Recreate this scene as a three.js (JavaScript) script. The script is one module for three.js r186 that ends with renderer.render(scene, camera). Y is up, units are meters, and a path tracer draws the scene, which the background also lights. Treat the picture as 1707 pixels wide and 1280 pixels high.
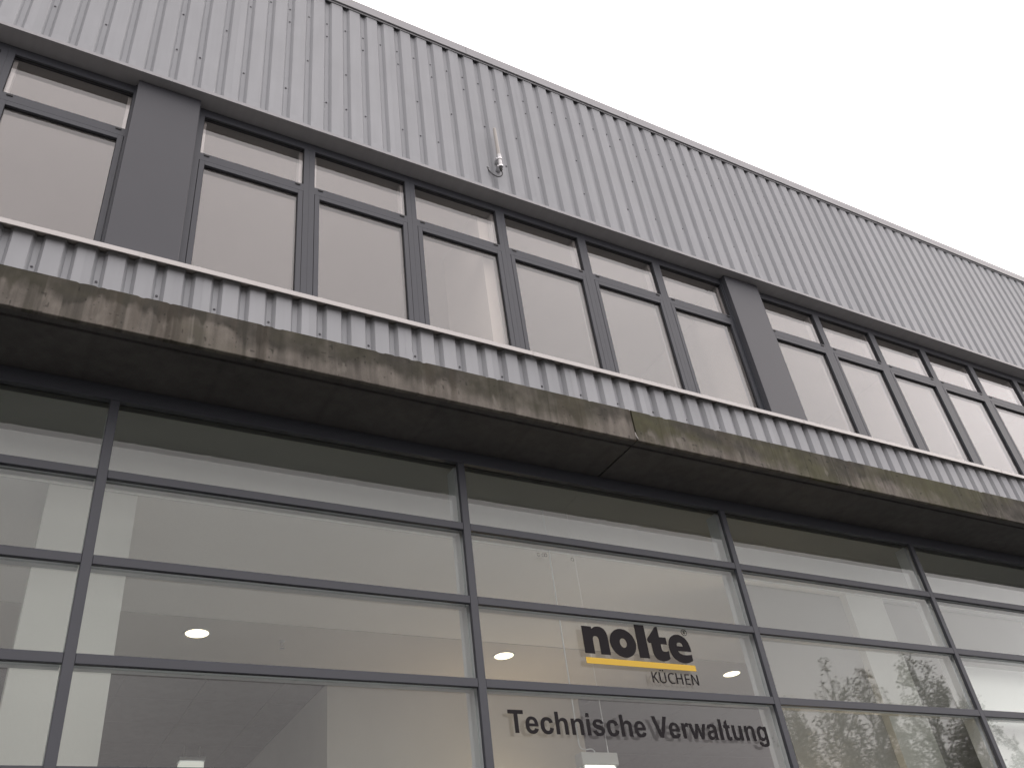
import * as THREE from 'three';
import { mergeGeometries, toCreasedNormals } from 'three/addons/utils/BufferGeometryUtils.js';
import { TextGeometry } from 'three/addons/geometries/TextGeometry.js';
import { FontLoader } from 'three/addons/loaders/FontLoader.js';
import { RectAreaLightUniformsLib } from 'three/addons/lights/RectAreaLightUniformsLib.js';

// ---------------------------------------------------------------- camera, sky, sun, exposure
const scene = new THREE.Scene();
const camera = new THREE.PerspectiveCamera(46.42, 1024 / 767, 0.05, 2000);
camera.rotation.order = 'YXZ';
camera.position.set(0, 1.6, 5.83);
camera.rotation.set(THREE.MathUtils.degToRad(36.312), THREE.MathUtils.degToRad(-33.469), THREE.MathUtils.degToRad(-8.358));
const EXPOSURE = 1.0, ZENITH = 1.64;
const SUN = new THREE.Vector3(0.87, 0.49, 0.07).normalize();

// ---------------------------------------------------------------- noise
function rng(seed) { let s = seed >>> 0; return () => { s = (s + 0x6d2b79f5) >>> 0; let t = Math.imul(s ^ (s >>> 15), 1 | s); t = (t + Math.imul(t ^ (t >>> 7), 61 | t)) ^ t; return ((t ^ (t >>> 14)) >>> 0) / 4294967296; }; }
function hash(x, y, k) { let h = Math.imul(x | 0, 374761393) ^ Math.imul(y | 0, 668265263) ^ Math.imul(k | 0, 2147483629); h = Math.imul(h ^ (h >>> 13), 1274126177); h ^= h >>> 16; return (h >>> 0) / 4294967296; }
function vnoise(x, y, k = 0) {
  const ix = Math.floor(x), iy = Math.floor(y), fx = x - ix, fy = y - iy, u = fx * fx * (3 - 2 * fx), v = fy * fy * (3 - 2 * fy);
  const a = hash(ix, iy, k), b = hash(ix + 1, iy, k), c = hash(ix, iy + 1, k), d = hash(ix + 1, iy + 1, k);
  return a + (b - a) * u + (c - a) * v + (a - b - c + d) * u * v;
}
function fbm(x, y, k = 0, oct = 4) { let s = 0, a = 0.5, n = 0; for (let i = 0; i < oct; i++) { s += a * vnoise(x, y, k + i * 17); n += a; a *= 0.5; x *= 2.03; y *= 2.03; } return s / n; }
const sst = (a, b, x) => { const t = Math.min(1, Math.max(0, (x - a) / (b - a))); return t * t * (3 - 2 * t); };
const lerp = (a, b, t) => a + (b - a) * t;

// overcast sky: thick even cloud, a little brighter overhead
{
  const W = 1024, H = 512, data = new Float32Array(W * H * 4);
  for (let j = 0; j < H; j++) {
    const el = ((j + 0.5) / H - 0.5) * Math.PI, sy = Math.sin(el);
    for (let i = 0; i < W; i++) {
      const az = ((i + 0.5) / W - 0.5) * 2 * Math.PI, o = (j * W + i) * 4;
      const x = Math.cos(az) * Math.cos(el), z = Math.sin(az) * Math.cos(el);
      let L = ZENITH * (1 + 0.6 * Math.max(0, sy)) / 1.6, tint = 0;
      const veil = Math.acos(Math.min(1, Math.max(-1, x * SUN.x + sy * SUN.y + z * SUN.z))); // thinner cloud about the hidden sun
      L *= 1 + 0.9 * Math.exp(-veil * veil / 0.62);
      if (sy > 0) {
        const k = 1.6 / (sy + 0.28);
        const n = fbm(x * k * 0.9 + 7.3, z * k * 0.9 + 2.1, 5, 3) - 0.5;
        tint = fbm(x * k * 0.6 + 1.3, z * k * 0.6 + 9.1, 50, 3) - 0.5;
        L *= 1 + 0.62 * n;
      } else L = 0.10;
      data[o] = L * (1.055 + 0.09 * tint); data[o + 1] = L * (0.968 - 0.03 * tint); data[o + 2] = L * (0.976 - 0.02 * tint); data[o + 3] = 1;
    }
  }
  const t = new THREE.DataTexture(data, W, H, THREE.RGBAFormat, THREE.FloatType);
  t.mapping = THREE.EquirectangularReflectionMapping; t.magFilter = THREE.LinearFilter; t.minFilter = THREE.LinearFilter; t.needsUpdate = true;
  scene.background = t; scene.environment = t;
}
const sun = new THREE.DirectionalLight(0xfff4e6, 0.5);
sun.position.copy(SUN).multiplyScalar(60); sun.target.position.set(8, 4, 0);
sun.position.add(sun.target.position);
sun.castShadow = true; sun.shadow.radius = 32; sun.shadow.mapSize.set(2048, 2048);
Object.assign(sun.shadow.camera, { left: -40, right: 40, top: 40, bottom: -40, near: 1, far: 160 });
scene.add(sun, sun.target);
RectAreaLightUniformsLib.init();

// ---------------------------------------------------------------- helpers
const names = new Map();
function numbered(n) { const k = names.get(n) ?? 0; names.set(n, k + 1); return k ? `${n}_${String(k).padStart(3, '0')}` : n; }
function tag(o, label, category, group, kind) { if (label) o.userData.label = label; if (category) o.userData.category = category; if (group) o.userData.group = group; if (kind) o.userData.kind = kind; return o; }
function thing(name, label, category, pos = [0, 0, 0], group) { const g = new THREE.Group(); g.name = numbered(name); g.position.set(...pos); scene.add(g); return tag(g, label, category, group); }
function sub(name, parent) { const g = new THREE.Group(); g.name = numbered(name); parent.add(g); return g; }
function mesh(name, geo, mat, parent) {
  const g = Array.isArray(geo) ? mergeGeometries(geo.map((x) => (x.index ? x.toNonIndexed() : x))) : geo;
  const m = new THREE.Mesh(g, mat); m.name = numbered(name); m.castShadow = m.receiveShadow = true; (parent ?? scene).add(m); return m;
}
// box between two corners, uv in metres
function bx(x0, x1, y0, y1, z0, z1) {
  const w = x1 - x0, h = y1 - y0, d = z1 - z0, g = new THREE.BoxGeometry(w, h, d), u = g.attributes.uv, dims = [[d, h], [d, h], [w, d], [w, d], [w, h], [w, h]];
  for (let f = 0; f < 6; f++) for (let i = 0; i < 4; i++) { const k = f * 4 + i; u.setXY(k, u.getX(k) * dims[f][0], u.getY(k) * dims[f][1]); }
  g.translate((x0 + x1) / 2, (y0 + y1) / 2, (z0 + z1) / 2); return g;
}
// box with small chamfers on its front edges (extruded from the back plane to the front)
function bar(x0, x1, y0, y1, z0, z1, c = 0.003) {
  const s = new THREE.Shape([[x0 + c, y0 + c], [x1 - c, y0 + c], [x1 - c, y1 - c], [x0 + c, y1 - c]].map((p) => new THREE.Vector2(...p)));
  const g = new THREE.ExtrudeGeometry(s, { depth: z1 - z0 - c, bevelEnabled: true, bevelThickness: c, bevelSize: c, bevelSegments: 1 });
  g.translate(0, 0, z0); return g; // back bevel reaches c behind z0
}
function pane(x0, x1, y0, y1, z) { const g = new THREE.PlaneGeometry(x1 - x0, y1 - y0); g.translate((x0 + x1) / 2, (y0 + y1) / 2, z); return g; }
function cyl(r, h, x, y, z, ax = 'y', seg = 20, r2 = r) { const g = new THREE.CylinderGeometry(r2, r, h, seg); if (ax === 'x') g.rotateZ(Math.PI / 2); if (ax === 'z') g.rotateX(Math.PI / 2); g.translate(x, y, z); return g; }
function tex(W, H, f, srgb = true, repeat = true) {
  const d = new Uint8Array(W * H * 4), enc = (v) => 255 * (srgb ? (v <= 0.0031308 ? v * 12.92 : 1.055 * Math.pow(v, 1 / 2.4) - 0.055) : v);
  for (let j = 0; j < H; j++) for (let i = 0; i < W; i++) { const c = f(i / W, j / H, i, j), o = (j * W + i) * 4; for (let k = 0; k < 3; k++) d[o + k] = Math.max(0, Math.min(255, enc(Array.isArray(c) ? c[k] : c))); d[o + 3] = 255; }
  const t = new THREE.DataTexture(d, W, H); t.colorSpace = srgb ? THREE.SRGBColorSpace : THREE.NoColorSpace; t.magFilter = THREE.LinearFilter; t.minFilter = THREE.LinearMipmapLinearFilter; t.generateMipmaps = true;
  if (repeat) t.wrapS = t.wrapT = THREE.RepeatWrapping; t.needsUpdate = true; return t;
}
// tileable fbm on the unit square
function tfbm(u, v, n, k, oct = 4) { let s = 0, a = 0.5, m = 0, p = n; for (let i = 0; i < oct; i++) { const x = u * p, y = v * p, ix = Math.floor(x), iy = Math.floor(y), fx = x - ix, fy = y - iy, U = fx * fx * (3 - 2 * fx), V = fy * fy * (3 - 2 * fy), h = (X, Y) => hash(((X % p) + p) % p, ((Y % p) + p) % p, k + i * 31); const q = h(ix, iy), b = h(ix + 1, iy), c = h(ix, iy + 1), d = h(ix + 1, iy + 1); s += a * (q + (b - q) * U + (c - q) * V + (q - b - c + d) * U * V); m += a; a *= 0.5; p *= 2; } return s / m; }
const rep = (t, x, y) => { const c = t.clone(); c.repeat.set(x, y); c.needsUpdate = true; return c; };

// ---------------------------------------------------------------- materials
const std = (o) => new THREE.MeshStandardMaterial(o);
const rgb = (r, g, b) => new THREE.Color().setRGB(r, g, b);
const speck = tex(512, 512, (u, v) => 0.86 + 0.22 * (tfbm(u, v, 8, 3, 5) - 0.5) + 0.16 * (hash(Math.floor(u * 512), Math.floor(v * 512), 9) - 0.5), true);
const fine = tex(512, 512, (u, v) => 0.93 + 0.07 * (tfbm(u, v, 4, 3, 3) - 0.5) + 0.08 * (hash(Math.floor(u * 512), Math.floor(v * 512), 19) - 0.5));
const roughT = tex(256, 256, (u, v) => { const n = 0.72 + 0.5 * (tfbm(u, v, 6, 41, 5) - 0.5); return [n, n, n]; }, false);
// rain-washed dust on the sheet metal: streaks and fine grain
const sheetT = tex(1024, 1024, (u, v) => {
  const st = tfbm(u, v * 0.06, 48, 71, 3) - 0.5, bl = tfbm(u, v, 6, 12, 5) - 0.5, gr = hash(Math.floor(u * 1024), Math.floor(v * 1024), 5) - 0.5;
  const n = 0.93 + 0.10 * st + 0.11 * bl + 0.03 * gr; return [n, n, n * 1.002];
});
const sheetM = [0, 1, 2].map((i) => std({ color: rgb(0.386 + 0.014 * (i - 1), 0.402 + 0.014 * (i - 1), 0.417 + 0.014 * (i - 1)), metalness: 0.25, roughness: 0.62, map: rep(sheetT, 0.31 + 0.05 * i, 0.37),  }));
const trimM = std({ color: rgb(0.385, 0.39, 0.40), metalness: 0.25, roughness: 0.55, map: rep(sheetT, 0.5, 0.5) });
const sillM = std({ color: rgb(0.64, 0.625, 0.605), metalness: 0.1, roughness: 0.45, map: rep(sheetT, 0.6, 0.6) });
const screwM = std({ color: rgb(0.09, 0.09, 0.10), metalness: 0.3, roughness: 0.5 });
const frameM = std({ color: rgb(0.068, 0.074, 0.087), roughness: 0.5, map: rep(fine, 2.3, 2.3) });
const panelM = std({ color: rgb(0.072, 0.076, 0.087), roughness: 0.5, map: rep(fine, 0.9, 0.9) });
const gasketM = std({ color: rgb(0.012, 0.012, 0.012), roughness: 0.7 });
const innerM = std({ color: rgb(0.58, 0.60, 0.62), roughness: 0.5 });
const whiteM = std({ color: rgb(0.68, 0.675, 0.64), roughness: 0.85, map: rep(fine, 0.8, 0.8) });
const greyWallM = std({ color: rgb(0.42, 0.415, 0.40), roughness: 0.9, map: rep(fine, 0.8, 0.8) });
const bulkM = std({ color: rgb(0.72, 0.72, 0.70), roughness: 0.9, map: rep(fine, 0.5, 0.5) });
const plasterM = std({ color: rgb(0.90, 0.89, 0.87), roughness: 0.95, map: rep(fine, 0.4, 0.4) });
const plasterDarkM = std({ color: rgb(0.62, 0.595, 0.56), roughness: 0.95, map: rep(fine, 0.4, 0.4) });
const rightWallM = std({ color: rgb(0.40, 0.39, 0.375), roughness: 0.9, map: rep(fine, 0.5, 0.5) });
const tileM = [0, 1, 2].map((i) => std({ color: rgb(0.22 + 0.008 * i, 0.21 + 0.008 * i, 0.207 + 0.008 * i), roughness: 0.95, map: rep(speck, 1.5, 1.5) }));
const gridM = std({ color: rgb(0.25, 0.25, 0.25), roughness: 0.8 });
const floorM = std({ color: rgb(0.56, 0.55, 0.53), roughness: 0.6 });
const glass = (o) => new THREE.MeshPhysicalMaterial({ color: rgb(0.952, 0.975, 0.957), transmission: 1, thickness: 0, roughness: 0, metalness: 0, ior: 1.54, ...o });
const glassM = glass({}), glassUp = glass({ ior: 1.88, color: rgb(0.96, 0.94, 0.92) });
const steelM = std({ color: rgb(0.75, 0.75, 0.76), metalness: 0.9, roughness: 0.3 });
const letterM = new THREE.MeshPhysicalMaterial({ color: rgb(0.026, 0.024, 0.026), roughness: 0.8, specularIntensity: 0.25 });
const yellowM = std({ color: rgb(0.78, 0.50, 0.035), roughness: 0.5 });
const blackM = std({ color: rgb(0.015, 0.015, 0.016), roughness: 0.5 });

// ---------------------------------------------------------------- ground
{
  const asphalt = tex(512, 512, (u, v) => { const n = tfbm(u, v, 8, 91, 5), h = hash(Math.floor(u * 512), Math.floor(v * 512), 2); const c = 0.03 + 0.02 * n + 0.02 * h * h; return [c, c, c * 1.02]; });
  const g = new THREE.PlaneGeometry(900, 900); g.rotateX(-Math.PI / 2);
  const m = mesh('ground', g, std({ map: rep(asphalt, 300, 300), roughness: 0.9 })); m.position.set(0, 0, 0);
  tag(m, 'grey asphalt forecourt in front of the building', null, null, 'structure');
}

// ---------------------------------------------------------------- the building
const B = thing('office_building', 'grey two storey office building with ribbed metal cladding, ribbon windows and a glazed ground floor', 'building');
const X0 = -8.4, X1 = 26, PITCH = 0.258;

// -- ribbed metal sheets -----------------------------------------------------
function sheetGeo(n, y0, y1, zc, depth) { // n ribs, wide crest outside and narrow valley inside
  const pts = [[0, 0]];
  for (let i = 0; i < n; i++) { const a = i * PITCH; pts.push([a + 0.0745, 0], [a + 0.1055, -depth], [a + 0.1525, -depth], [a + 0.1835, 0]); }
  pts.push([n * PITCH, 0]);
  const P = [], U = [], rows = 4;
  let len = 0;
  for (let i = 0; i + 1 < pts.length; i++) {
    const [xa, za] = pts[i], [xb, zb] = pts[i + 1], l = Math.hypot(xb - xa, zb - za);
    for (let r = 0; r < rows; r++) {
      const ya = lerp(y0, y1, r / rows), yb = lerp(y0, y1, (r + 1) / rows);
      P.push(xa, ya, zc + za, xb, ya, zc + zb, xb, yb, zc + zb, xa, ya, zc + za, xb, yb, zc + zb, xa, yb, zc + za);
      U.push(len, ya, len + l, ya, len + l, yb, len, ya, len + l, yb, len, yb);
    }
    len += l;
  }
  const g = new THREE.BufferGeometry(); g.setAttribute('position', new THREE.Float32BufferAttribute(P, 3)); g.setAttribute('uv', new THREE.Float32BufferAttribute(U, 2)); g.computeVertexNormals(); return g;
}
function cladding(name, label, phase, y0, y1, zc, depth, screwsAt) {
  const C = sub(name, B); if (label) C.userData.label = label;
  const first = Math.floor((X0 - phase) / PITCH / 4), last = Math.ceil((X1 - phase) / PITCH / 4), R = rng(11 + name.length);
  const g = sheetGeo(4, y0, y1, 0, depth), screws = [];
  for (let s = first; s < last; s++) {
    const m = mesh('cladding_sheet', g, sheetM[Math.floor(R() * 3)], C);
    m.position.set(phase + s * 4 * PITCH - 0.129 , 0, zc + (s & 1 ? 0.0012 : 0));
    for (let k = 0; k < 4; k++) for (const y of screwsAt(s * 4 + k, R)) {
      const x = phase + (s * 4 + k) * PITCH + (R() - 0.5) * 0.008;
      screws.push(cyl(0.0085, 0.006, x, y + (R() - 0.5) * 0.012, zc - depth + 0.006, 'z', 8), cyl(0.0125, 0.0025, x, y, zc - depth + 0.0035, 'z', 10));
    }
  }
  const sm = mesh('screw', screws, screwM, C); sm.userData.kind = 'stuff';
  return C;
}
const Y_DRIP = 10.64, Y_COPE = 13.66;
cladding('upper_cladding', 'tall band of silver ribbed metal above the upper windows', 0.182, Y_DRIP + 0.03, Y_COPE + 0.06, -0.78, 0.04, (i, R) => {
  const a = [13.1]; if (((i % 2) + 2) % 2 === 0) a.push(12.8); else if (R() < 0.75) a.push(12.08); if (R() < (((i % 2) + 2) % 2 === 0 ? 0.75 : 0.2)) a.push(11.34); return a;
});
cladding('parapet_cladding', 'low band of silver ribbed metal between white sill and concrete edge', 0.123, 6.19, 7.86, -0.73, 0.05, (i) => (((i % 2) + 2) % 2 === 0 ? [7.49, 6.45] : []));
// walls behind the sheets
mesh('wall', [bx(X0, X1, 10.72, 13.78, -1.1, -0.83), bx(X0, X1, 6.186, 7.80, -1.04, -0.79)], greyWallM, B);
// coping, drip flashing
{
  const c = [];
  for (let x = 10.40 - 3 * 7; x < X1 + 1; x += 3) {
    const s = new THREE.Shape([[-0.745, Y_COPE], [-0.765, Y_COPE], [-0.765, Y_COPE + 0.17], [-1.2, Y_COPE + 0.14], [-1.2, Y_COPE + 0.165], [-0.755, Y_COPE + 0.195], [-0.745, Y_COPE + 0.185]].map(([z, y]) => new THREE.Vector2(-z, y)));
    const g = new THREE.ExtrudeGeometry(s, { depth: 2.995, bevelEnabled: false }); g.rotateY(Math.PI / 2); g.translate(x, 0, 0);
    mesh('roof_coping', g, trimM, B);
  }
  for (let x = 10.40 - 3 * 7; x < X1 + 1; x += 3) { // thin rail line under the coping
    mesh('coping_rail', bx(x, x + 2.995, Y_COPE - 0.035, Y_COPE - 0.004, -0.779, -0.768), trimM, B);
  }
  for (let x = 0.45 - 4.2165 * 2; x < X1; x += 4.2165) {
    mesh('drip_flashing', [bx(x, x + 4.213, Y_DRIP, Y_DRIP + 0.045, -0.7535, -0.7515), bx(x, x + 4.213, Y_DRIP - 0.002, Y_DRIP, -1.045, -0.7515), bx(x, x + 4.213, Y_DRIP + 0.045, Y_DRIP + 0.047, -0.83, -0.7515)], trimM, B);
  }
  // white window sill with its joints
  for (let x = 0.451 - 4.211 * 2; x < X1; x += 4.211) {
    const s = new THREE.Shape([[-0.665, 7.818], [-0.672, 7.815], [-0.674, 7.862], [-1.0, 7.925], [-1.0, 7.935], [-0.668, 7.875], [-0.665, 7.872]].map(([z, y]) => new THREE.Vector2(-z, y)));
    const g = new THREE.ExtrudeGeometry(s, { depth: 4.204, bevelEnabled: false }); g.rotateY(Math.PI / 2); g.translate(x + 0.0035, 0, 0);
    mesh('window_sill', g, sillM, B);
    mesh('sill_connector', bx(x - 0.022, x + 0.022, 7.812, 7.87, -0.6632, -0.6615), sillM, B);
  }
}

// -- upper ribbon windows ------------------------------------------------------
const WZ = -0.97, MOD = 1.2985, PERIOD = 8.43;
{
  const yB = 7.93, yT = 10.634, yTr0 = 9.756, yTr1 = 9.872, yV1 = 10.512, h = 0.0645;
  const w = MOD - 0.0015;
  const frame = [
    bx(0, h, yB, yT, WZ - 0.07, WZ), bx(w - h, w, yB, yT, WZ - 0.07, WZ),
    bx(h, w - h, yV1, yT, WZ - 0.07, WZ - 0.001), bx(h, w - h, yTr0, yTr1, WZ - 0.07, WZ - 0.001), bx(h, w - h, yB, yB + 0.06, WZ - 0.07, WZ - 0.001),
  ];
  const sx0 = h + 0.005, sx1 = w - h - 0.005, sy0 = yB + 0.065, sy1 = yTr0 - 0.005, t = 0.056;
  const sash = [
    bar(sx0, sx0 + t, sy0, sy1, WZ - 0.05, WZ + 0.003, 0.002), bar(sx1 - t, sx1, sy0, sy1, WZ - 0.05, WZ + 0.003, 0.002),
    bar(sx0 + t, sx1 - t, sy1 - t - 0.006, sy1, WZ - 0.05, WZ + 0.0025, 0.002), bar(sx0 + t, sx1 - t, sy0, sy0 + t, WZ - 0.05, WZ + 0.0025, 0.002),
  ];
  const px0 = sx0 + t, px1 = sx1 - t, py0 = sy0 + t, py1 = sy1 - t - 0.006;
  const ring = (x0, x1, y0, y1, z0, z1, q) => [bx(x0, x0 + q, y0, y1, z0, z1), bx(x1 - q, x1, y0, y1, z0, z1), bx(x0 + q, x1 - q, y1 - q, y1, z0, z1 - 0.0005), bx(x0 + q, x1 - q, y0, y0 + q, z0, z1 - 0.0005)];
  const gasket = [...ring(px0, px1, py0, py1, WZ - 0.033, WZ - 0.026, 0.006), ...ring(h, w - h, yTr1, yV1, WZ - 0.033, WZ - 0.026, 0.006)];
  const inner = [...ring(h - 0.02, w - h + 0.02, yB, yT - 0.06, WZ - 0.17, WZ - 0.0725, 0.06), bx(h + 0.04, w - h - 0.04, yTr0, yTr1, WZ - 0.16, WZ - 0.0725)];
  const geos = {
    frame: mergeGeometries(frame), sash: mergeGeometries(sash), gasket: mergeGeometries(gasket), inner: mergeGeometries(inner),
    vent: mergeGeometries([pane(h, w - h, yTr1, yV1, WZ - 0.034), pane(h, w - h, yTr1, yV1, WZ - 0.062)]),
    main: mergeGeometries([pane(px0, px1, py0, py1, WZ - 0.034), pane(px0, px1, py0, py1, WZ - 0.062)]),
    cap: bar(0, 0.058, 0, 0.022, 0, 0.009, 0.002), slot: bx(0.01, 0.042, 0.006, 0.014, 0.0055, 0.0068),
  };
  for (let n = -1; n < 3; n++) for (let k = 0; k < 6; k++) {
    const x = 0.80 + PERIOD * n + MOD * k;
    const W = sub('upper_window', B); W.position.set(x, 0, 0);
    mesh('window_frame', geos.frame, frameM, W); mesh('sash', geos.sash, frameM, W); mesh('gasket', geos.gasket, gasketM, W); mesh('inner_frame', geos.inner, innerM, W);
    mesh('vent_pane', geos.vent, glassUp, W); mesh('main_pane', geos.main, glassUp, W);
    for (const sx of [h + 0.045, w - h - 0.097]) { const c = mesh('drain_cap', geos.cap, blackM, W); c.position.set(sx, 9.831, WZ - 0.001); }
  }
  // column panels between the window groups
  for (let n = -1; n < 4; n++) {
    const xc = 0.455 + PERIOD * n;
    mesh('column_panel', [bar(xc - 0.335, xc + 0.335, 7.90, Y_DRIP - 0.006, WZ - 0.02, -0.872, 0.004), bx(xc - 0.345, xc + 0.345, 7.90, Y_DRIP - 0.008, WZ - 0.08, WZ - 0.024)], panelM, B);
    mesh('column_panel_edge', [bx(xc + 0.3355, xc + 0.352, 7.90, Y_DRIP - 0.008, WZ - 0.02, WZ + 0.02), bx(xc - 0.352, xc - 0.3355, 7.90, Y_DRIP - 0.008, WZ - 0.02, WZ + 0.02)], frameM, B);
  }
}
// upper rooms
{
  const zb = -8, F = 6.95, C = 10.66;
  mesh('upper_ceiling', bx(X0, X1, C, C + 0.05, zb, -1.145), whiteM, B);
  mesh('upper_wall', [bx(X0, X1, F, C, zb - 0.2, zb), bx(X0, X1, F, 7.92, -1.2, -1.145)], whiteM, B);
  const cols = [], parts = [];
  for (let n = -1; n < 4; n++) { const xc = 0.455 + PERIOD * n; cols.push(bx(xc - 0.3, xc + 0.3, F, C, -1.75, -1.16)); }
  mesh('upper_column', cols, whiteM, B);
  parts.push(bx(4.45, 4.655, F, C - 0.002, -2.2, -1.16));
  for (const x of [0.45, 8.9, 13.3, 17.3]) parts.push(bx(x - 0.06, x + 0.06, F, C - 0.002, zb, x % 1 < 0.5 || x === 8.9 ? -1.76 : -1.15));
  mesh('partition_wall', parts, whiteM, B);
}

// -- concrete ledge --------------------------------------------------------------
{
  const L = 8.43, W = 2048, H = 448, per = [];
  // profile (z, y) with its length; v runs along it from the top of the front face
  const prof = [[-1.1, 6.186], [0.645, 6.182], [0.655, 6.172], [0.655, 5.843], [0.650, 5.838], [0.572, 5.838], [0.566, 5.856], [0.546, 5.856], [0.540, 5.838], [0.0, 5.838], [-1.1, 5.838]];
  let len = [0]; for (let i = 1; i < prof.length; i++) len.push(len[i - 1] + Math.hypot(prof[i][0] - prof[i - 1][0], prof[i][1] - prof[i - 1][1]));
  const total = len.at(-1), vF0 = len[2] / total, vF1 = len[3] / total, vS = len[9] / total;
  for (let sgm = 0; sgm < 4; sgm++) {
    const k = 100 + sgm * 57, green = [0.35, 0.3, 1, 1][sgm];
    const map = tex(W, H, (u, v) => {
      const x = u * L, d = v * total, inFront = (d - len[2]) ; // metres below the top edge of the front face
      const big = fbm(x * 1.1, d * 2.2, k, 5), fine = fbm(x * 14, d * 14, k + 3, 4), grain = hash(Math.floor(u * W), Math.floor(v * H), k);
      let b = 0.185 * (0.72 + 0.36 * big + 0.34 * (fine - 0.5)) + 0.024 * (grain - 0.5);
      let c = [b, b * 0.915, b * 0.785];
      if (inFront > -0.2 && inFront < 0.36) {
        const dd = Math.max(0, inFront), sway = 0.02 * (fbm(x * 2, d * 5, k + 90, 2) - 0.5), X = x + sway;
        const brush = fbm(X * 34, d * 1.1, k + 91, 3) - 0.5, wide = fbm(X * 9, d * 0.7, k + 92, 3) - 0.5; c = c.map((q) => q * (1 + 0.7 * brush + 0.7 * wide));
        // algae: matted growth at the arris that runs down in ragged tongues
        const zone = sst(0.30, 0.62, fbm(x * 0.85, 4.4, k + 6, 3));
        const tongue = 0.02 + zone * (0.05 + 0.34 * Math.pow(fbm(X * 3.1, 0.5, k + 7, 4), 1.4)) + 0.16 * Math.pow(fbm(X * 17, 3.3, k + 9, 3), 2.2) + (sgm >= 2 ? 0.10 : 0);
        const wob = 0.09 * (fbm(x * 14, d * 11, k + 11, 4) - 0.5);
        let a = 1 - sst(tongue * 0.6, tongue * 1.25 + 0.02, dd + wob);
        a *= 0.5 + 0.8 * fbm(x * 9, d * 8, k + 13, 4);
        const run = sst(0.52, 0.74, fbm(X * 19, d * 0.5, k + 21, 3)) * sst(0.34, 0.6, fbm(x * 1.1, 7.7, k + 22, 2)) * 0.8;
        a = Math.min(1, a + run * (0.5 + 0.5 * fine));
        const gr = sst(0.35, 0.65, fbm(x * 1.7, d * 3, k + 31, 3)) * green, mot = 0.7 + 0.6 * fine;
        const dark = [lerp(0.036, 0.060, gr) * mot, lerp(0.034, 0.060, gr) * mot, lerp(0.026, 0.027, gr) * mot];
        c = c.map((q, i) => lerp(q, dark[i], a * 0.88));
        // brown water runs and green film
        const br = sst(0.58, 0.76, fbm(X * 8.5, d * 0.5, k + 41, 3)) * 0.26; const brc = [0.072, 0.056, 0.038]; c = c.map((q, i) => lerp(q, brc[i], br));
        const film = sst(0.5, 0.75, fbm(x * 1.3, d * 2.5, k + 45, 4)) * (sgm >= 2 ? 0.55 : 0.18); const fc = [0.088, 0.088, 0.046]; c = c.map((q, i) => lerp(q, fc[i], film * (0.6 + 0.8 * fine)));
        // pale lime bloom and a few pits
        const lime = sst(0.66, 0.8, fbm(X * 12, d * 6, k + 51, 4)) * sst(0.10, 0.24, dd + wob) * 0.4; const lc = [0.26, 0.245, 0.21]; c = c.map((q, i) => lerp(q, lc[i], lime));
        const pit = sst(0.90, 0.95, vnoise(x * 37, d * 37, k + 61)); c = c.map((q) => q * (1 - 0.5 * pit));
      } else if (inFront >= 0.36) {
        // soffit: concrete with board marks, underside shade painted in as darker, greyer colour
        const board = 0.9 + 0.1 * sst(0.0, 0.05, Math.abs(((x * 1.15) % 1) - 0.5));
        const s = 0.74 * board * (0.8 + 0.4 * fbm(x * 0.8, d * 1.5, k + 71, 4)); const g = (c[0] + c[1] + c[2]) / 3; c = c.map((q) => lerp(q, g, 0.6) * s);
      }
      return c;
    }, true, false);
    const P = [], U = [], N = 420, R = rng(900 + sgm), jit = prof.map(() => 0), xs0 = 4.675 + L * (sgm - 2) + 0.009, xs1 = xs0 + L - 0.018;
    const at = (i, j) => { // rough arrises
      const e = j >= 1 && j <= 4 ? 1 : 0, x = lerp(xs0, xs1, i / N), n = (fbm(x * 9, j * 5.1, k + 81, 4) - 0.5) * 0.003 * e, chip = e ? -0.006 * sst(0.72, 0.8, fbm(x * 17, j < 3 ? 1 : 9, k + 83, 2)) : 0;
      return [x, prof[j][1] + (j < 3 ? chip : -chip) + n * 0.7, prof[j][0] + n * 0.6 + chip * 0.5];
    };
    for (let i = 0; i < N; i++) for (let j = 0; j + 1 < prof.length; j++) {
      const a = at(i, j), b = at(i + 1, j), c = at(i + 1, j + 1), d = at(i, j + 1), u0 = i / N, u1 = (i + 1) / N, v0 = len[j] / total, v1 = len[j + 1] / total;
      P.push(...d, ...c, ...b, ...d, ...b, ...a); U.push(u0, v1, u1, v1, u1, v0, u0, v1, u1, v0, u0, v0);
    }
    for (const [i, s] of [[0, 1], [N, -1]]) { // end faces
      const q = prof.map((_, j) => at(i, j)), sh = prof.map(([z, y]) => new THREE.Vector2(z, y)), tri = THREE.ShapeUtils.triangulateShape(sh, []);
      for (const t of tri) for (const v of (s > 0 ? t : [t[0], t[2], t[1]])) { P.push(...q[v]); U.push(i ? 0.999 : 0.001, len[v] / total); }
    }
    const g = new THREE.BufferGeometry(); g.setAttribute('position', new THREE.Float32BufferAttribute(P, 3)); g.setAttribute('uv', new THREE.Float32BufferAttribute(U, 2)); g.computeVertexNormals();
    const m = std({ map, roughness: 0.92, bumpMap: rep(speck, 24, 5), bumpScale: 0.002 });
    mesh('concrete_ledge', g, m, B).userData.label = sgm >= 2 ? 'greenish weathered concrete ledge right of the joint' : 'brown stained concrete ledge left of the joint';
    per.push(xs1);
  }
  mesh('joint_filler', per.map((x) => bx(x - 0.002, x + 0.02, 5.87, 6.16, -1, 0.61)), std({ color: rgb(0.03, 0.028, 0.026), roughness: 0.9 }), B);
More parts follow.
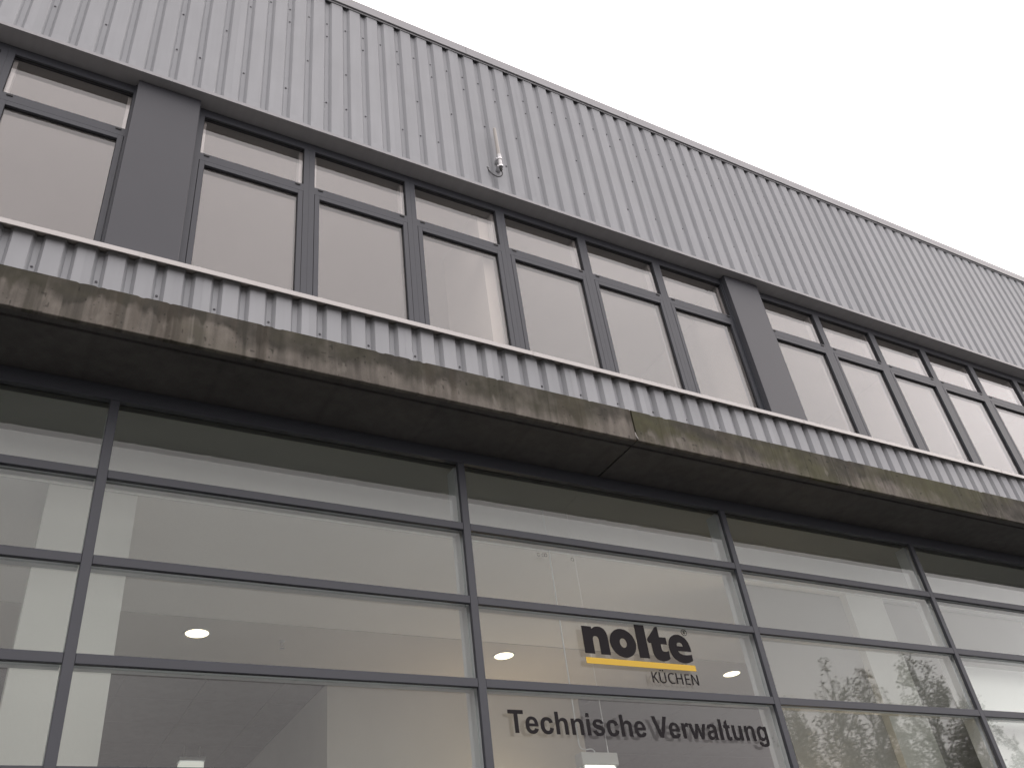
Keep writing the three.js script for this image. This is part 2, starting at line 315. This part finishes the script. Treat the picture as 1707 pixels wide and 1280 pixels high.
  // the bit of pale sealant that hangs out of the joint
  const s = new THREE.TubeGeometry(new THREE.CatmullRomCurve3([new THREE.Vector3(4.675, 5.93, 0.645), new THREE.Vector3(4.672, 5.88, 0.658), new THREE.Vector3(4.68, 5.85, 0.662)]), 8, 0.006, 6);
  mesh('sealant_strip', s, std({ color: rgb(0.36, 0.35, 0.33), roughness: 0.8 }), B);
}

// -- ground floor curtain wall -----------------------------------------------------
const MUL = [-8.2, -5.33, -2.455, 0.40, 3.207, 6.16, 9.01, 11.87, 14.74, 17.6, 20.47, 23.34, 26.2], TR = [5.128, 4.482, 3.826, 3.174, 2.52, 1.866, 1.212, 0.56, 0.066], HW = 0.033, GZ = -0.042, YH = 5.714;
{
  const C = sub('curtain_wall', B), RP = rng(77);
  mesh('head_rail', [bx(X0, X1, YH, 5.8355, -0.04, 0.001), bx(X0, X1, YH + 0.03, 5.8355, -0.09, -0.041)], frameM, C);
  mesh('inner_head_rail', bx(X0, X1, YH + 0.085, 5.8355, -0.16, -0.0915), frameM, C);
  for (const x of MUL) {
    mesh('mullion', bar(x - HW, x + HW, 0.02, YH - 0.001, -0.036, 0, 0.003), frameM, C);
    mesh('mullion_gasket', [bx(x - HW + 0.004, x + HW - 0.004, 0.02, YH - 0.001, -0.0405, -0.0395)], gasketM, C);
    mesh('inner_mullion', bx(x - 0.028, x + 0.028, 0.02, YH, -0.22, -0.092), innerM, C);
  }
  for (const [x, y] of [[3.897, 4.947], [3.968, 4.95], [3.945, 4.948], [4.241, 4.944]]) { const g = new THREE.TorusGeometry(0.014, 0.0028, 5, 20); g.scale(1, 1, 0.15); g.translate(x, y, GZ + 0.0006); mesh('suction_mark', g, std({ color: rgb(0.2, 0.2, 0.19), roughness: 0.9 }), C); }
  for (let b = 0; b + 1 < MUL.length; b++) {
    const x0 = MUL[b] + HW, x1 = MUL[b + 1] - HW;
    for (let r = 0; r < TR.length; r++) {
      mesh('transom', bar(x0 + 0.001, x1 - 0.001, TR[r] - 0.066, TR[r], -0.036, -0.002, 0.003), frameM, C);
      mesh('transom_gasket', bx(x0, x1, TR[r] - 0.064, TR[r] - 0.004, -0.0405, -0.0395), gasketM, C);
      mesh('inner_transom', bx(x0 + 0.006, x1 - 0.006, TR[r] - 0.06, TR[r] - 0.006, -0.15, -0.092), innerM, C);
      const yt = r ? TR[r - 1] - 0.05 : YH + 0.008, yb = TR[r] - 0.014;
      const w2 = (x1 - x0) / 2 + 0.012, h2 = (yt - yb) / 2, gp = mesh('glass_pane', [pane(-w2, w2, -h2, h2, 0), pane(-w2, w2, -h2, h2, -0.04)], glassM, C);
      gp.position.set((x0 + x1) / 2, (yt + yb) / 2, GZ); gp.rotation.set((RP() - 0.5) * 0.004, b === 4 && r < 5 ? 0 : (RP() - 0.5) * 0.002, 0);
    }
  }
}

// -- ground floor interior -------------------------------------------------------------
const CY = 5.40, BZ = -0.85, DEEP = -13;
{
  mesh('interior_floor', bx(X0, X1, -0.2, 0.012, DEEP, -0.03), floorM, B);
  mesh('bulkhead', bx(X0, X1, CY - 0.01, 5.836, -0.76, -0.742), bulkM, B);
  mesh('ceiling_strip', bx(X0, X1, 5.79, 5.83, -0.741, -0.23), greyWallM, B);
  mesh('upper_floor_slab', bx(X0, X1, 6.2, 6.94, DEEP, -1.12), greyWallM, B);
  for (let n = -1; n < 4; n++) { const xc = 0.418 + 8.45 * n; mesh('column', bx(xc - 0.313, xc + 0.313, 0.012, 5.79, -1.38, -0.763), whiteM, B); }
  // ceiling: plaster margin, darker band with the downlights, then square tiles in a grid
  const C = sub('ceiling', B), q = 0.884, tg = bx(0.005, q - 0.005, 0, 0.02, 0.005, q - 0.005), R = rng(5), zT = 5.83 - 8.53 * 1.319 + q;
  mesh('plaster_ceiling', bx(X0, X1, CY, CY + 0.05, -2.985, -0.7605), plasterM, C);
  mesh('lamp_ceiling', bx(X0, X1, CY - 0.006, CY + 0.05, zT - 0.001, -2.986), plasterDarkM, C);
  mesh('ceiling_grid', bx(X0, X1, CY + 0.014, CY + 0.05, DEEP, zT - 0.002), gridM, C);
  for (let i = -4; i < 14; i++) for (let j = 0; j < 8; j++) { const m = mesh('ceiling_tile', tg, tileM[Math.floor(R() * 3)], C); m.position.set(1.319 + q * i, CY + (R() - 0.5) * 0.002, zT - q * (j + 1)); }
  // walls
  mesh('inner_wall', bx(7.1, 12, 0.012, CY - 0.0125, BZ - 0.02, BZ), rightWallM, B);
  mesh('inner_wall', bx(3.59, 7.19, 0.012, CY - 0.008, DEEP + 1, -4.56), whiteM, B);
  mesh('back_wall', [bx(X0, X1, 0.012, 6.2, DEEP - 0.3, DEEP), bx(X0 - 0.3, X0, 0, 13.6, DEEP - 0.3, -0.1), bx(X1, X1 + 0.3, 0, 13.6, DEEP - 0.3, -0.1)], greyWallM, B);
  mesh('roof', bx(X0 - 0.3, X1 + 0.3, 13.62, 13.78, DEEP - 0.3, -1.1), greyWallM, B);
}

// ---------------------------------------------------------------- lamps
function downlight(x, z, label) {
  const t = thing('downlight', label, 'ceiling light', [x, CY - 0.006, z], 'round downlights in the ground floor ceiling');
  const ring = new THREE.LatheGeometry([[0.113, 0.0], [0.135, 0.0], [0.138, -0.005], [0.131, -0.011], [0.117, -0.009], [0.113, 0]].map((p) => new THREE.Vector2(...p)), 40);
  mesh('trim_ring', ring, innerM, t);
  mesh('lamp_diffuser', new THREE.CylinderGeometry(0.116, 0.116, 0.006, 40).translate(0, -0.003, 0), std({ color: 0xffffff, emissive: rgb(1, 0.84, 0.56), emissiveIntensity: 3.4, roughness: 0.6 }), t);
  const l = new THREE.RectAreaLight(0xffdcae, 9, 0.18, 0.18); l.name = 'lamp_light'; l.position.set(0, -0.0075, 0); l.rotation.x = -Math.PI / 2; t.add(l);
}
downlight(1.780, -3.357, 'lit round downlight in the wide bay left of the lettering');
downlight(5.371, -3.332, 'lit round downlight just left of the black and yellow logo');
downlight(8.988, -3.355, 'lit round downlight just right of the black and yellow logo');
{
  const t = thing('sprinkler', 'small ceiling sprinkler right of the leftmost lit downlight', 'sprinkler', [2.683, CY - 0.006, -3.405]); t.scale.setScalar(1.3);
  mesh('sprinkler_stem', [cyl(0.009, 0.035, 0, -0.017, 0), cyl(0.024, 0.006, 0, -0.003, 0)], steelM, t);
  mesh('deflector', [cyl(0.022, 0.003, 0, -0.062, 0), cyl(0.003, 0.03, -0.011, -0.048, 0), cyl(0.003, 0.03, 0.011, -0.048, 0)], steelM, t);
}
const tubeM = std({ color: 0xffffff, emissive: rgb(1, 0.98, 0.86), emissiveIntensity: 3, roughness: 0.5 });
{
  const t = thing('batten_light', 'grey batten light hanging on a thin cable below the black lettering', 'hanging light', [4.558, 3.42, -0.6]); t.scale.setScalar(0.83);
  mesh('lamp_housing', [bar(-0.22, 0.22, -0.045, 0.075, -0.08, 0.04, 0.008)], std({ color: rgb(0.5, 0.5, 0.48), roughness: 0.5 }), t);
  mesh('lamp_tube', cyl(0.022, 0.36, 0, -0.068, -0.01, 'x'), tubeM, t);
  mesh('lamp_holder', [bx(-0.2, -0.182, -0.09, -0.046, -0.035, 0.015), bx(0.182, 0.2, -0.09, -0.046, -0.035, 0.015)], innerM, t);
  const c = new THREE.CatmullRomCurve3([[-0.178, 2.85, -0.04], [-0.176, 2.0, -0.04], [-0.175, 0.9, -0.04], [-0.175, 0.3, -0.04], [-0.165, 0.14, -0.04], [-0.13, 0.115, -0.03], [-0.06, 0.12, -0.02], [-0.02, 0.112, -0.02], [-0.012, 0.07, -0.02]].map((p) => new THREE.Vector3(...p)));
  mesh('cable', new THREE.TubeGeometry(c, 90, 0.006, 8), innerM, t);
  mesh('hook', [cyl(0.004, 0.09, 0.15, 0.11, -0.02), cyl(0.002, 2.75, 0.15, 1.48, -0.02, 'y', 6)], steelM, t);
  const l = new THREE.RectAreaLight(0xfff0cc, 6, 0.34, 0.05); l.name = 'tube_light'; l.position.set(0, -0.092, -0.01); l.rotation.x = -Math.PI / 2; t.add(l);
}
function wallLamp(x, y, z, label, power) {
  const t = thing('wall_lamp', label, 'wall lamp', [x, y, z], 'warm wall lamps below the lower glazing bars');
  const bowl = new THREE.LatheGeometry([[0.02, -0.07], [0.07, -0.05], [0.105, 0], [0.11, 0.03], [0.103, 0.03], [0.098, 0.002], [0.065, -0.043], [0.0, -0.055]].map((p) => new THREE.Vector2(...p)), 28); bowl.translate(0, 0, 0.13);
  mesh('lamp_shade', bowl, innerM, t);
  mesh('bracket', [bx(-0.03, 0.03, -0.1, 0.02, 0, 0.02), cyl(0.009, 0.06, 0, -0.06, 0.05, 'z')], steelM, t);
  mesh('lamp_bulb', new THREE.SphereGeometry(0.04, 18, 12).translate(0, 0.01, 0.13), std({ color: 0xffffff, emissive: rgb(1, 0.8, 0.5), emissiveIntensity: 4, roughness: 0.5 }), t);
  const l = new THREE.PointLight(0xffdcae, power); l.name = 'bulb_light'; l.position.set(0, 0.01, 0.13); l.shadow.radius = 2; l.castShadow = true; t.add(l);
}
wallLamp(5.87, 3.6, -4.56, 'warm wall lamp on the white core wall below the left end of the lettering', 2.6);
wallLamp(7.35, 2.72, BZ, 'warm wall lamp on the inner wall of the bay right of the lettering', 1.0);
{
  const t = thing('batten_light', 'small batten light at the back of the room left of the core wall', 'ceiling light', [2.61, 5.2, -7.14]); t.scale.setScalar(1.3);
  mesh('lamp_housing', bar(-0.13, 0.13, -0.01, 0.03, -0.14, 0.0, 0.006), innerM, t);
  mesh('lamp_tube', bar(-0.12, 0.12, -0.14, -0.022, -0.13, 0.0, 0.01), std({ color: 0xffffff, emissive: rgb(1, 0.98, 0.88), emissiveIntensity: 0.5, roughness: 0.5 }), t);
  mesh('hook', [cyl(0.004, 0.14, -0.08, 0.09, -0.07), cyl(0.004, 0.14, 0.08, 0.09, -0.07)], steelM, t);
  const l = new THREE.RectAreaLight(0xfff4dc, 2, 0.2, 0.1); l.name = 'tube_light'; l.position.set(0, -0.145, -0.065); l.rotation.x = -Math.PI / 2; t.add(l);
}

// ---------------------------------------------------------------- white panel at the right
{
  const t = thing('display_panel', 'plain white panel standing behind the glass at the right edge', 'panel', [9.36, 0.012, -0.24]);
  mesh('board', bar(0, 2.2, 0.3, 4.385, -0.03, 0, 0.006), std({ color: rgb(0.90, 0.90, 0.89), roughness: 0.6 }), t);
  mesh('foot', [bx(0.1, 0.16, 0, 0.3, -0.3, 0.0), bx(2.04, 2.1, 0, 0.3, -0.3, 0.0)], steelM, t);
}

// ---------------------------------------------------------------- antenna
{
  const t = thing('antenna', 'slim white rod antenna on metal bracket with looped black cable on ribbed cladding', 'antenna', [4.64, 11.07, -0.69]);
  mesh('rod', [cyl(0.026, 0.58, 0, 0.545, 0, 'y', 18, 0.023), new THREE.SphereGeometry(0.023, 14, 8).translate(0, 0.835, 0)], std({ color: rgb(0.46, 0.445, 0.41), roughness: 0.45 }), t);
  mesh('base_tube', [cyl(0.028, 0.19, 0, 0.11, 0), cyl(0.034, 0.05, 0, 0.225, 0), cyl(0.03, 0.02, 0, 0.262, 0)], std({ color: rgb(0.55, 0.55, 0.55), metalness: 0.5, roughness: 0.3 }), t);
  for (const y of [0.185, 0.035]) mesh('clamp', [bx(-0.035, 0.035, y - 0.012, y + 0.012, -0.09, -0.025), cyl(0.036, 0.022, 0, y, 0), cyl(0.007, 0.05, -0.04, y, -0.03, 'z'), cyl(0.011, 0.012, -0.04, y, -0.002, 'z', 6)], steelM, t);
  mesh('connector', [cyl(0.02, 0.04, 0, -0.01, 0), cyl(0.014, 0.03, 0, -0.04, 0)], blackM, t);
  const c = new THREE.CatmullRomCurve3([[0, -0.04, 0], [0.01, -0.10, 0], [-0.01, -0.155, -0.005], [-0.06, -0.175, -0.02], [-0.11, -0.12, -0.05], [-0.14, -0.03, -0.08], [-0.15, 0.04, -0.10], [-0.152, 0.05, -0.125]].map((p) => new THREE.Vector3(...p)));
  mesh('cable', new THREE.TubeGeometry(c, 48, 0.008, 8), blackM, t);
  mesh('cable_gland', cyl(0.018, 0.03, -0.151, 0.045, -0.105, 'z', 12), blackM, t);
}

// ---------------------------------------------------------------- lettering on the glass
const LZ = GZ + 0.0005, LT = 0.0025;
const fBold = await new FontLoader().loadAsync('fonts/droid/droid_sans_bold.typeface.json');
const fReg = await new FontLoader().loadAsync('fonts/droid/droid_sans_regular.typeface.json');
// a word set letter by letter between x0 and x1, its capitals h high
function word(parent, text, font, x0, x1, y, h, mat, capRef, origin, thin = 1) {
  const probe = new TextGeometry(capRef, { font, size: 1, depth: 0.1, curveSegments: 2 }); probe.computeBoundingBox();
  const size = h / (probe.boundingBox.max.y - Math.max(0, probe.boundingBox.min.y)), sc = size / font.data.resolution * 1;
  const all = new TextGeometry(text, { font, size, depth: LT, curveSegments: 2 }); all.computeBoundingBox();
  const bb = all.boundingBox, k = (x1 - x0) / (bb.max.x - bb.min.x);
  let pen = 0;
  for (const ch of text) {
    const gl = font.data.glyphs[ch];
    if (ch !== ' ') {
      const g = new TextGeometry(ch, { font, size, depth: LT, curveSegments: 6 });
      g.scale(k, 1, 1); g.translate(x0 - bb.min.x * k + pen * k - origin[0], y - origin[1], LZ - origin[2]);
      mesh('letter', g, mat, parent);
    }
    pen += gl.ha * sc;
  }
}
// plain bold grotesque letters: [advance, outline, hole] in thousandths of the type size
const GROT = {
  T: [611, 'M 235 0 L 235 595 L 21 595 L 21 716 L 590 716 L 590 595 L 379 595 L 379 0'],
  e: [556, 'M 372 165 L 509 142 C 491 92 463 54 425 28 C 387 2 339 -12 281 -12 C 190 -12 122 18 78 78 C 49 126 34 187 34 260 C 34 345 56 411 101 460 C 145 508 201 532 269 532 C 345 532 405 507 449 456 C 493 406 514 329 512 225 L 168 225 C 169 185 180 154 201 131 C 222 109 249 98 280 98 C 302 98 320 104 335 115 C 350 127 361 143 372 165', 'M 380 311 C 379 350 369 380 350 401 C 331 421 307 432 279 432 C 249 432 225 421 205 399 C 186 377 176 348 176 311'],
  c: [556, 'M 524 366 L 389 341 C 384 368 374 389 358 402 C 342 416 321 423 295 423 C 261 423 234 411 213 388 C 193 364 183 325 183 269 C 183 207 193 164 214 138 C 235 113 263 100 298 100 C 324 100 345 108 362 123 C 379 138 391 163 397 200 L 532 177 C 518 115 491 69 451 37 C 412 4 359 -12 292 -12 C 216 -12 155 12 110 60 C 65 108 43 174 43 259 C 43 345 65 412 110 460 C 155 508 216 532 294 532 C 357 532 408 518 445 491 C 482 464 509 422 524 366'],
  h: [611, 'M 543 0 L 406 0 L 406 265 C 406 340 402 372 390 392 C 378 415 355 426 328 426 C 296 426 268 415 248 394 C 220 368 208 330 208 250 L 208 0 L 71 0 L 71 716 L 208 716 L 208 453 C 250 505 305 531 369 531 C 399 531 427 525 452 514 C 477 503 496 489 509 472 C 522 455 531 436 536 414 C 541 393 543 362 543 322'],
  n: [611, 'M 543 0 L 406 0 L 406 265 C 406 340 402 372 390 392 C 378 415 355 426 328 426 C 296 426 268 415 248 394 C 220 368 208 330 208 235 L 208 0 L 71 0 L 71 519 L 198 519 L 198 443 C 243 501 300 531 369 531 C 399 531 427 525 452 514 C 477 503 496 489 509 472 C 522 455 531 436 536 414 C 541 393 543 362 543 322'],
  u: [611, 'M 71 519 L 208 519 L 208 254 C 208 179 212 147 224 127 C 236 104 259 93 286 93 C 318 93 346 104 366 125 C 394 151 406 189 406 284 L 406 519 L 543 519 L 543 0 L 416 0 L 416 76 C 371 18 314 -12 245 -12 C 215 -12 187 -6 162 5 C 137 16 118 30 105 47 C 92 64 83 83 78 105 C 73 126 71 157 71 197'],
  i: [278, 'M 72 0 L 72 519 L 209 519 L 209 0'],
  dot: [278, 'M 72 589 L 72 716 L 209 716 L 209 589'],
  l: [278, 'M 72 0 L 72 716 L 209 716 L 209 0'],
  s: [556, 'M 24 148 L 161 169 C 167 142 179 122 197 108 C 215 95 240 88 272 88 C 307 88 334 95 352 108 C 364 117 370 129 370 144 C 370 154 367 163 361 169 C 354 175 340 181 317 186 C 212 209 145 231 117 250 C 78 276 50 313 50 365 C 50 412 68 452 105 484 C 142 516 196 532 268 532 C 336 532 387 521 420 499 C 453 477 476 444 488 401 L 359 377 C 354 396 344 411 329 421 C 314 432 293 437 265 437 C 231 437 206 432 191 423 C 181 416 176 407 176 396 C 176 387 180 379 189 372 C 201 363 242 351 312 335 C 382 319 431 300 459 277 C 486 253 500 221 500 179 C 500 127 480 82 440 45 C 400 7 344 -12 272 -12 C 203 -12 148 2 108 30 C 68 58 41 97 24 148'],
  V: [667, 'M 256 0 L 0 716 L 157 716 L 338 186 L 514 716 L 667 716 L 411 0'],
  r: [389, 'M 203 0 L 66 0 L 66 519 L 193 519 L 193 445 C 215 480 234 503 252 514 C 269 525 289 531 311 531 C 342 531 373 522 401 505 L 359 385 C 336 400 315 407 296 407 C 277 407 261 402 248 392 C 235 382 225 363 217 337 C 208 305 203 250 203 160'],
  w: [778, 'M 168 0 L 4 519 L 137 519 L 234 179 L 324 519 L 456 519 L 542 179 L 642 519 L 777 519 L 610 0 L 478 0 L 389 334 L 301 0'],
  a: [556, 'M 174 361 L 49 383 C 63 433 87 470 121 495 C 155 519 206 531 273 531 C 334 531 380 524 410 509 C 440 495 461 476 473 454 C 485 431 491 390 491 330 L 490 170 C 490 124 492 90 496 68 C 501 47 509 24 521 0 L 385 0 C 381 9 377 23 372 41 L 367 57 C 344 34 319 17 292 5 C 265 -6 236 -12 206 -12 C 152 -12 110 3 79 32 C 48 61 33 98 33 143 C 33 172 40 199 54 222 C 68 245 88 262 113 275 C 139 287 176 298 224 307 C 289 319 334 331 359 341 L 359 355 C 359 381 352 400 339 412 C 326 423 301 429 265 429 C 240 429 221 424 207 414 C 193 405 182 387 174 361', 'M 359 249 C 341 244 313 236 275 228 C 237 220 212 212 200 204 C 182 191 173 175 173 155 C 173 136 180 119 195 105 C 209 91 227 84 250 84 C 275 84 299 92 322 109 C 339 121 350 137 355 155 C 358 167 359 190 359 224'],
  t: [333, 'M 309 519 L 309 409 L 215 409 L 215 200 C 215 157 216 132 218 125 C 219 118 223 112 230 108 C 236 103 244 101 253 101 C 266 101 285 105 309 114 L 321 8 C 289 -5 252 -12 211 -12 C 186 -12 164 -8 143 1 C 123 9 109 20 99 33 C 90 47 83 65 80 88 C 77 104 75 137 75 185 L 75 409 L 12 409 L 12 519 L 75 519 L 75 622 L 215 702 L 215 519'],
  g: [611, 'M 59 -34 L 215 -53 C 218 -71 224 -84 233 -91 C 246 -100 266 -105 294 -105 C 329 -105 356 -100 373 -89 C 385 -82 394 -71 400 -56 C 404 -45 406 -25 406 3 L 406 79 C 366 24 315 -3 254 -3 C 185 -3 131 25 91 83 C 60 129 44 186 44 254 C 44 339 64 407 105 457 C 146 506 197 531 257 531 C 320 531 372 503 412 448 L 412 519 L 540 519 L 540 53 C 540 -8 535 -54 525 -84 C 515 -114 501 -138 483 -155 C 464 -173 440 -186 409 -196 C 378 -206 340 -211 293 -211 C 205 -211 143 -196 106 -166 C 69 -136 54 -97 54 -51', 'M 184 262 C 184 208 195 168 216 143 C 237 117 263 105 294 105 C 327 105 355 118 378 144 C 401 170 412 208 412 259 C 412 312 401 351 379 377 C 357 403 330 416 296 416 C 264 416 237 403 216 378 C 195 352 184 314 184 262'],
};
function outline(text, path) { const n = text.split(' '); for (let i = 0; i < n.length;) { const op = n[i++], k = op === 'C' ? 6 : 2, v = n.slice(i, i + k).map(Number); i += k; op === 'M' ? path.moveTo(...v) : op === 'L' ? path.lineTo(...v) : path.bezierCurveTo(...v); } return path; }
{
  const o = [3.416, 3.45, 0], t = thing('lettering', 'dark grey words Technische Verwaltung stuck on the glass below the logo', 'lettering', o), kx = 2.556 / 11078, ky = 0.168 / 716;
  let pen = -21;
  for (const ch of 'Technische Verwaltung') {
    if (ch === ' ') { pen += 278; continue; }
    const parts = (ch === 'i' ? ['i', 'dot'] : [ch]).map((q) => { const sh = outline(GROT[q][1], new THREE.Shape()); if (GROT[q][2]) sh.holes.push(outline(GROT[q][2], new THREE.Path())); const g = new THREE.ExtrudeGeometry(sh, { depth: 1, bevelEnabled: false, curveSegments: 6 }); g.scale(kx, ky, LT); g.translate(pen * kx, 0, LZ); return g; });
    mesh('letter', parts, letterM, t);
    pen += GROT[ch][0];
  }
}
{
  const o = [4.21, 3.9, 0], t = thing('company_sign', 'black lower case logo with yellow underline and small capitals on the glass', 'sign', o);
  const put = (name, shape, mat, seg = 24) => { const g = new THREE.ExtrudeGeometry(shape, { depth: LT, bevelEnabled: false, curveSegments: seg }); g.translate(-o[0], -o[1], LZ); mesh(name, g, mat, t); };
  const S = () => new THREE.Shape();
  // n
  let s = S(); s.moveTo(4.211, 4.105); s.lineTo(4.211, 4.338); s.lineTo(4.309, 4.338); s.lineTo(4.309, 4.316); s.quadraticCurveTo(4.335, 4.344, 4.378, 4.344); s.bezierCurveTo(4.43, 4.344, 4.463, 4.31, 4.463, 4.245); s.lineTo(4.463, 4.105); s.lineTo(4.368, 4.105); s.lineTo(4.368, 4.222);
  s.quadraticCurveTo(4.368, 4.258, 4.339, 4.258); s.quadraticCurveTo(4.307, 4.258, 4.307, 4.222); s.lineTo(4.307, 4.105); put('letter', s, letterM);
  // o
  s = S(); s.absellipse(4.612, 4.218, 0.133, 0.125, 0, Math.PI * 2); let hh = new THREE.Path(); hh.absellipse(4.615, 4.219, 0.036, 0.041, 0, Math.PI * 2); s.holes.push(hh); put('letter', s, letterM);
  // l
  s = S(); s.moveTo(4.763, 4.103); s.lineTo(4.763, 4.396); s.lineTo(4.866, 4.396); s.lineTo(4.866, 4.103); put('letter', s, letterM);
  // t, with its pointed left shoulder
  s = S(); s.moveTo(4.988, 4.392); s.quadraticCurveTo(5.0, 4.4, 5.012, 4.39); s.lineTo(5.012, 4.302); s.lineTo(5.083, 4.302); s.lineTo(5.083, 4.24); s.lineTo(5.014, 4.24); s.lineTo(5.014, 4.2); s.quadraticCurveTo(5.014, 4.174, 5.042, 4.174); s.quadraticCurveTo(5.066, 4.174, 5.089, 4.187); s.lineTo(5.089, 4.114);
  s.quadraticCurveTo(5.05, 4.088, 5.005, 4.088); s.bezierCurveTo(4.945, 4.088, 4.914, 4.12, 4.914, 4.18); s.lineTo(4.914, 4.242); s.lineTo(4.89, 4.242); s.quadraticCurveTo(4.872, 4.262, 4.88, 4.28); put('letter', s, letterM);
  // e
  s = S(); s.moveTo(5.338, 4.192); s.lineTo(5.193, 4.192); s.bezierCurveTo(5.2, 4.155, 5.27, 4.15, 5.336, 4.168); s.lineTo(5.336, 4.112); s.bezierCurveTo(5.3, 4.092, 5.265, 4.086, 5.23, 4.087); s.bezierCurveTo(5.14, 4.09, 5.1, 4.15, 5.1, 4.218); s.bezierCurveTo(5.1, 4.29, 5.15, 4.34, 5.222, 4.34); s.bezierCurveTo(5.3, 4.34, 5.342, 4.28, 5.338, 4.192);
  hh = new THREE.Path(); hh.moveTo(5.19, 4.234); hh.lineTo(5.256, 4.234); hh.bezierCurveTo(5.256, 4.258, 5.243, 4.27, 5.224, 4.27); hh.bezierCurveTo(5.204, 4.27, 5.19, 4.258, 5.19, 4.234); s.holes.push(hh); put('letter', s, letterM);
  // yellow underline
  s = S(); s.moveTo(4.207, 4.0205); s.lineTo(4.207, 4.072); s.lineTo(5.343, 4.071); s.lineTo(5.345, 4.0195); put('underline', s, yellowM);
  word(t, 'KÜCHEN', fReg, 4.845, 5.341, 3.898, 0.091, letterM, 'H', o);
  // registered mark
  s = S(); s.absellipse(5.306, 4.366, 0.032, 0.029, 0, Math.PI * 2); hh = new THREE.Path(); hh.absellipse(5.306, 4.366, 0.0275, 0.0245, 0, Math.PI * 2); s.holes.push(hh); put('registered_ring', s, letterM);
  word(t, 'R', fReg, 5.297, 5.317, 4.352, 0.029, letterM, 'R', o);
}

// ---------------------------------------------------------------- trees across the forecourt, seen in the glass
const barkM = std({ color: rgb(0.05, 0.042, 0.034), roughness: 0.95 });
function tree(x, z, H, rad, dens, seed, label, col) {
  const R = rng(seed), t = thing('autumn_tree', label, 'tree', [x, 0, z], 'autumn trees across the forecourt');
  const wood = [], P = [];
  const limb = (a, b, r0, r1) => { const d = b.clone().sub(a), L = d.length(), g = new THREE.CylinderGeometry(r1, r0, L, 5, 1, true); g.translate(0, L / 2, 0); g.applyQuaternion(new THREE.Quaternion().setFromUnitVectors(new THREE.Vector3(0, 1, 0), d.normalize())); g.translate(a.x, a.y, a.z); wood.push(g); };
  const fits = (p) => { const h = p.y / H, w = rad * Math.min(1, h * 3.2) * Math.pow(Math.max(0, 1 - h), 0.55) * 1.25 + 0.25; return h < 1 && Math.hypot(p.x, p.z) < w * (0.75 + 0.5 * vnoise(p.y * 1.3 + Math.atan2(p.x, p.z) * 1.5, seed, 3)); };
  const v = new THREE.Vector3(), q = new THREE.Quaternion(), e = new THREE.Euler();
  const leafAt = (c, size) => { e.set(R() * 6.3, R() * 6.3, R() * 6.3); q.setFromEuler(e); const cs = [[-0.5, -0.7], [0.5, -0.7], [0.35, 0.7], [-0.35, 0.7]].map(([a, b]) => v.set(a * size, b * size, 0).applyQuaternion(q).add(c).toArray()); for (const k of [0, 1, 2, 0, 2, 3]) P.push(...cs[k]); };
  const grow = (a, dir, L, r, depth) => {
    let p = a.clone(), d = dir.clone(); const segs = depth === 2 ? 9 : 4;
    for (let i = 0; i < segs; i++) {
      const nd = d.clone().add(new THREE.Vector3(R() - 0.5, (R() - 0.15) * 0.5, R() - 0.5).multiplyScalar(depth === 2 ? 0.12 : 0.34)).normalize(), b = p.clone().addScaledVector(nd, L / segs);
      if (!fits(b)) break;
      const ra = r * (1 - i / segs * 0.8), rb = r * (1 - (i + 1) / segs * 0.8);
      limb(p, b, Math.max(ra, 0.02), Math.max(rb, 0.014));
      if (depth > 0) for (let c = 0; c < (depth === 2 ? 5 : 3); c++) { const ang = R() * 6.283, cd = nd.clone().multiplyScalar(0.9).add(v.set(Math.cos(ang), 0.1, Math.sin(ang)).clone().multiplyScalar(0.62)).normalize(); grow(b, cd, depth === 2 ? rad * (1.1 + R() * 0.7) : L * (0.4 + 0.25 * R()), rb * 0.55, depth - 1); }
      if (depth === 0) { const dn = 1.5 * dens * (b.y / H > 0.86 ? 0.45 : 1) * sst(0.25, 0.6, vnoise(b.x * 0.9 + seed, b.y * 0.9 + b.z, 7)); for (let c = 0; c < dn; c++) leafAt(new THREE.Vector3(b.x + (R() - 0.5) * 0.45, b.y + (R() - 0.5) * 0.4, b.z + (R() - 0.5) * 0.45), 0.05 + 0.055 * R()); }
      p = b; d = nd;
    }
  };
  limb(new THREE.Vector3(), new THREE.Vector3(0, H * 0.18, 0), 0.19, 0.15);
  grow(new THREE.Vector3(0, H * 0.18, 0), new THREE.Vector3(0, 1, 0), H * 0.83, 0.14, 2);
  mesh('trunk', wood, barkM, t);
  const g = new THREE.BufferGeometry(); g.setAttribute('position', new THREE.Float32BufferAttribute(P, 3)); g.computeVertexNormals();
  mesh('crown', g, new THREE.MeshPhysicalMaterial({ color: rgb(...col), roughness: 0.95, transmission: 0.35, thickness: 0, side: THREE.DoubleSide }), t);
}
tree(34.4, 26, 13.9, 2.0, 9, 31, 'low brown autumn tree at the left end of the reflected row', [0.11, 0.08, 0.04]);
tree(37.0, 25.4, 15.6, 1.7, 4, 32, 'nearly bare autumn tree with a long thin top twig', [0.10, 0.075, 0.04]);
tree(40.3, 26.2, 15.7, 2.3, 12, 33, 'bushy brown autumn tree second tallest of the reflected row', [0.10, 0.075, 0.04]);
tree(44.8, 26, 17.2, 2.3, 10, 34, 'tallest autumn tree of the reflected row with a feathery top', [0.085, 0.08, 0.045]);
tree(47.6, 25.6, 15.2, 2.0, 6, 35, 'thin leafed autumn tree just right of the tallest one', [0.085, 0.075, 0.045]);
tree(51.0, 26.3, 13.2, 2.2, 8, 36, 'low autumn tree at the right end of the reflected row', [0.09, 0.075, 0.045]);

// ---------------------------------------------------------------- render
const renderer = new THREE.WebGLRenderer({ antialias: true });
renderer.setSize(1024, 767);
renderer.toneMapping = THREE.LinearToneMapping;
renderer.toneMappingExposure = EXPOSURE;
renderer.shadowMap.enabled = true;
renderer.render(scene, camera);
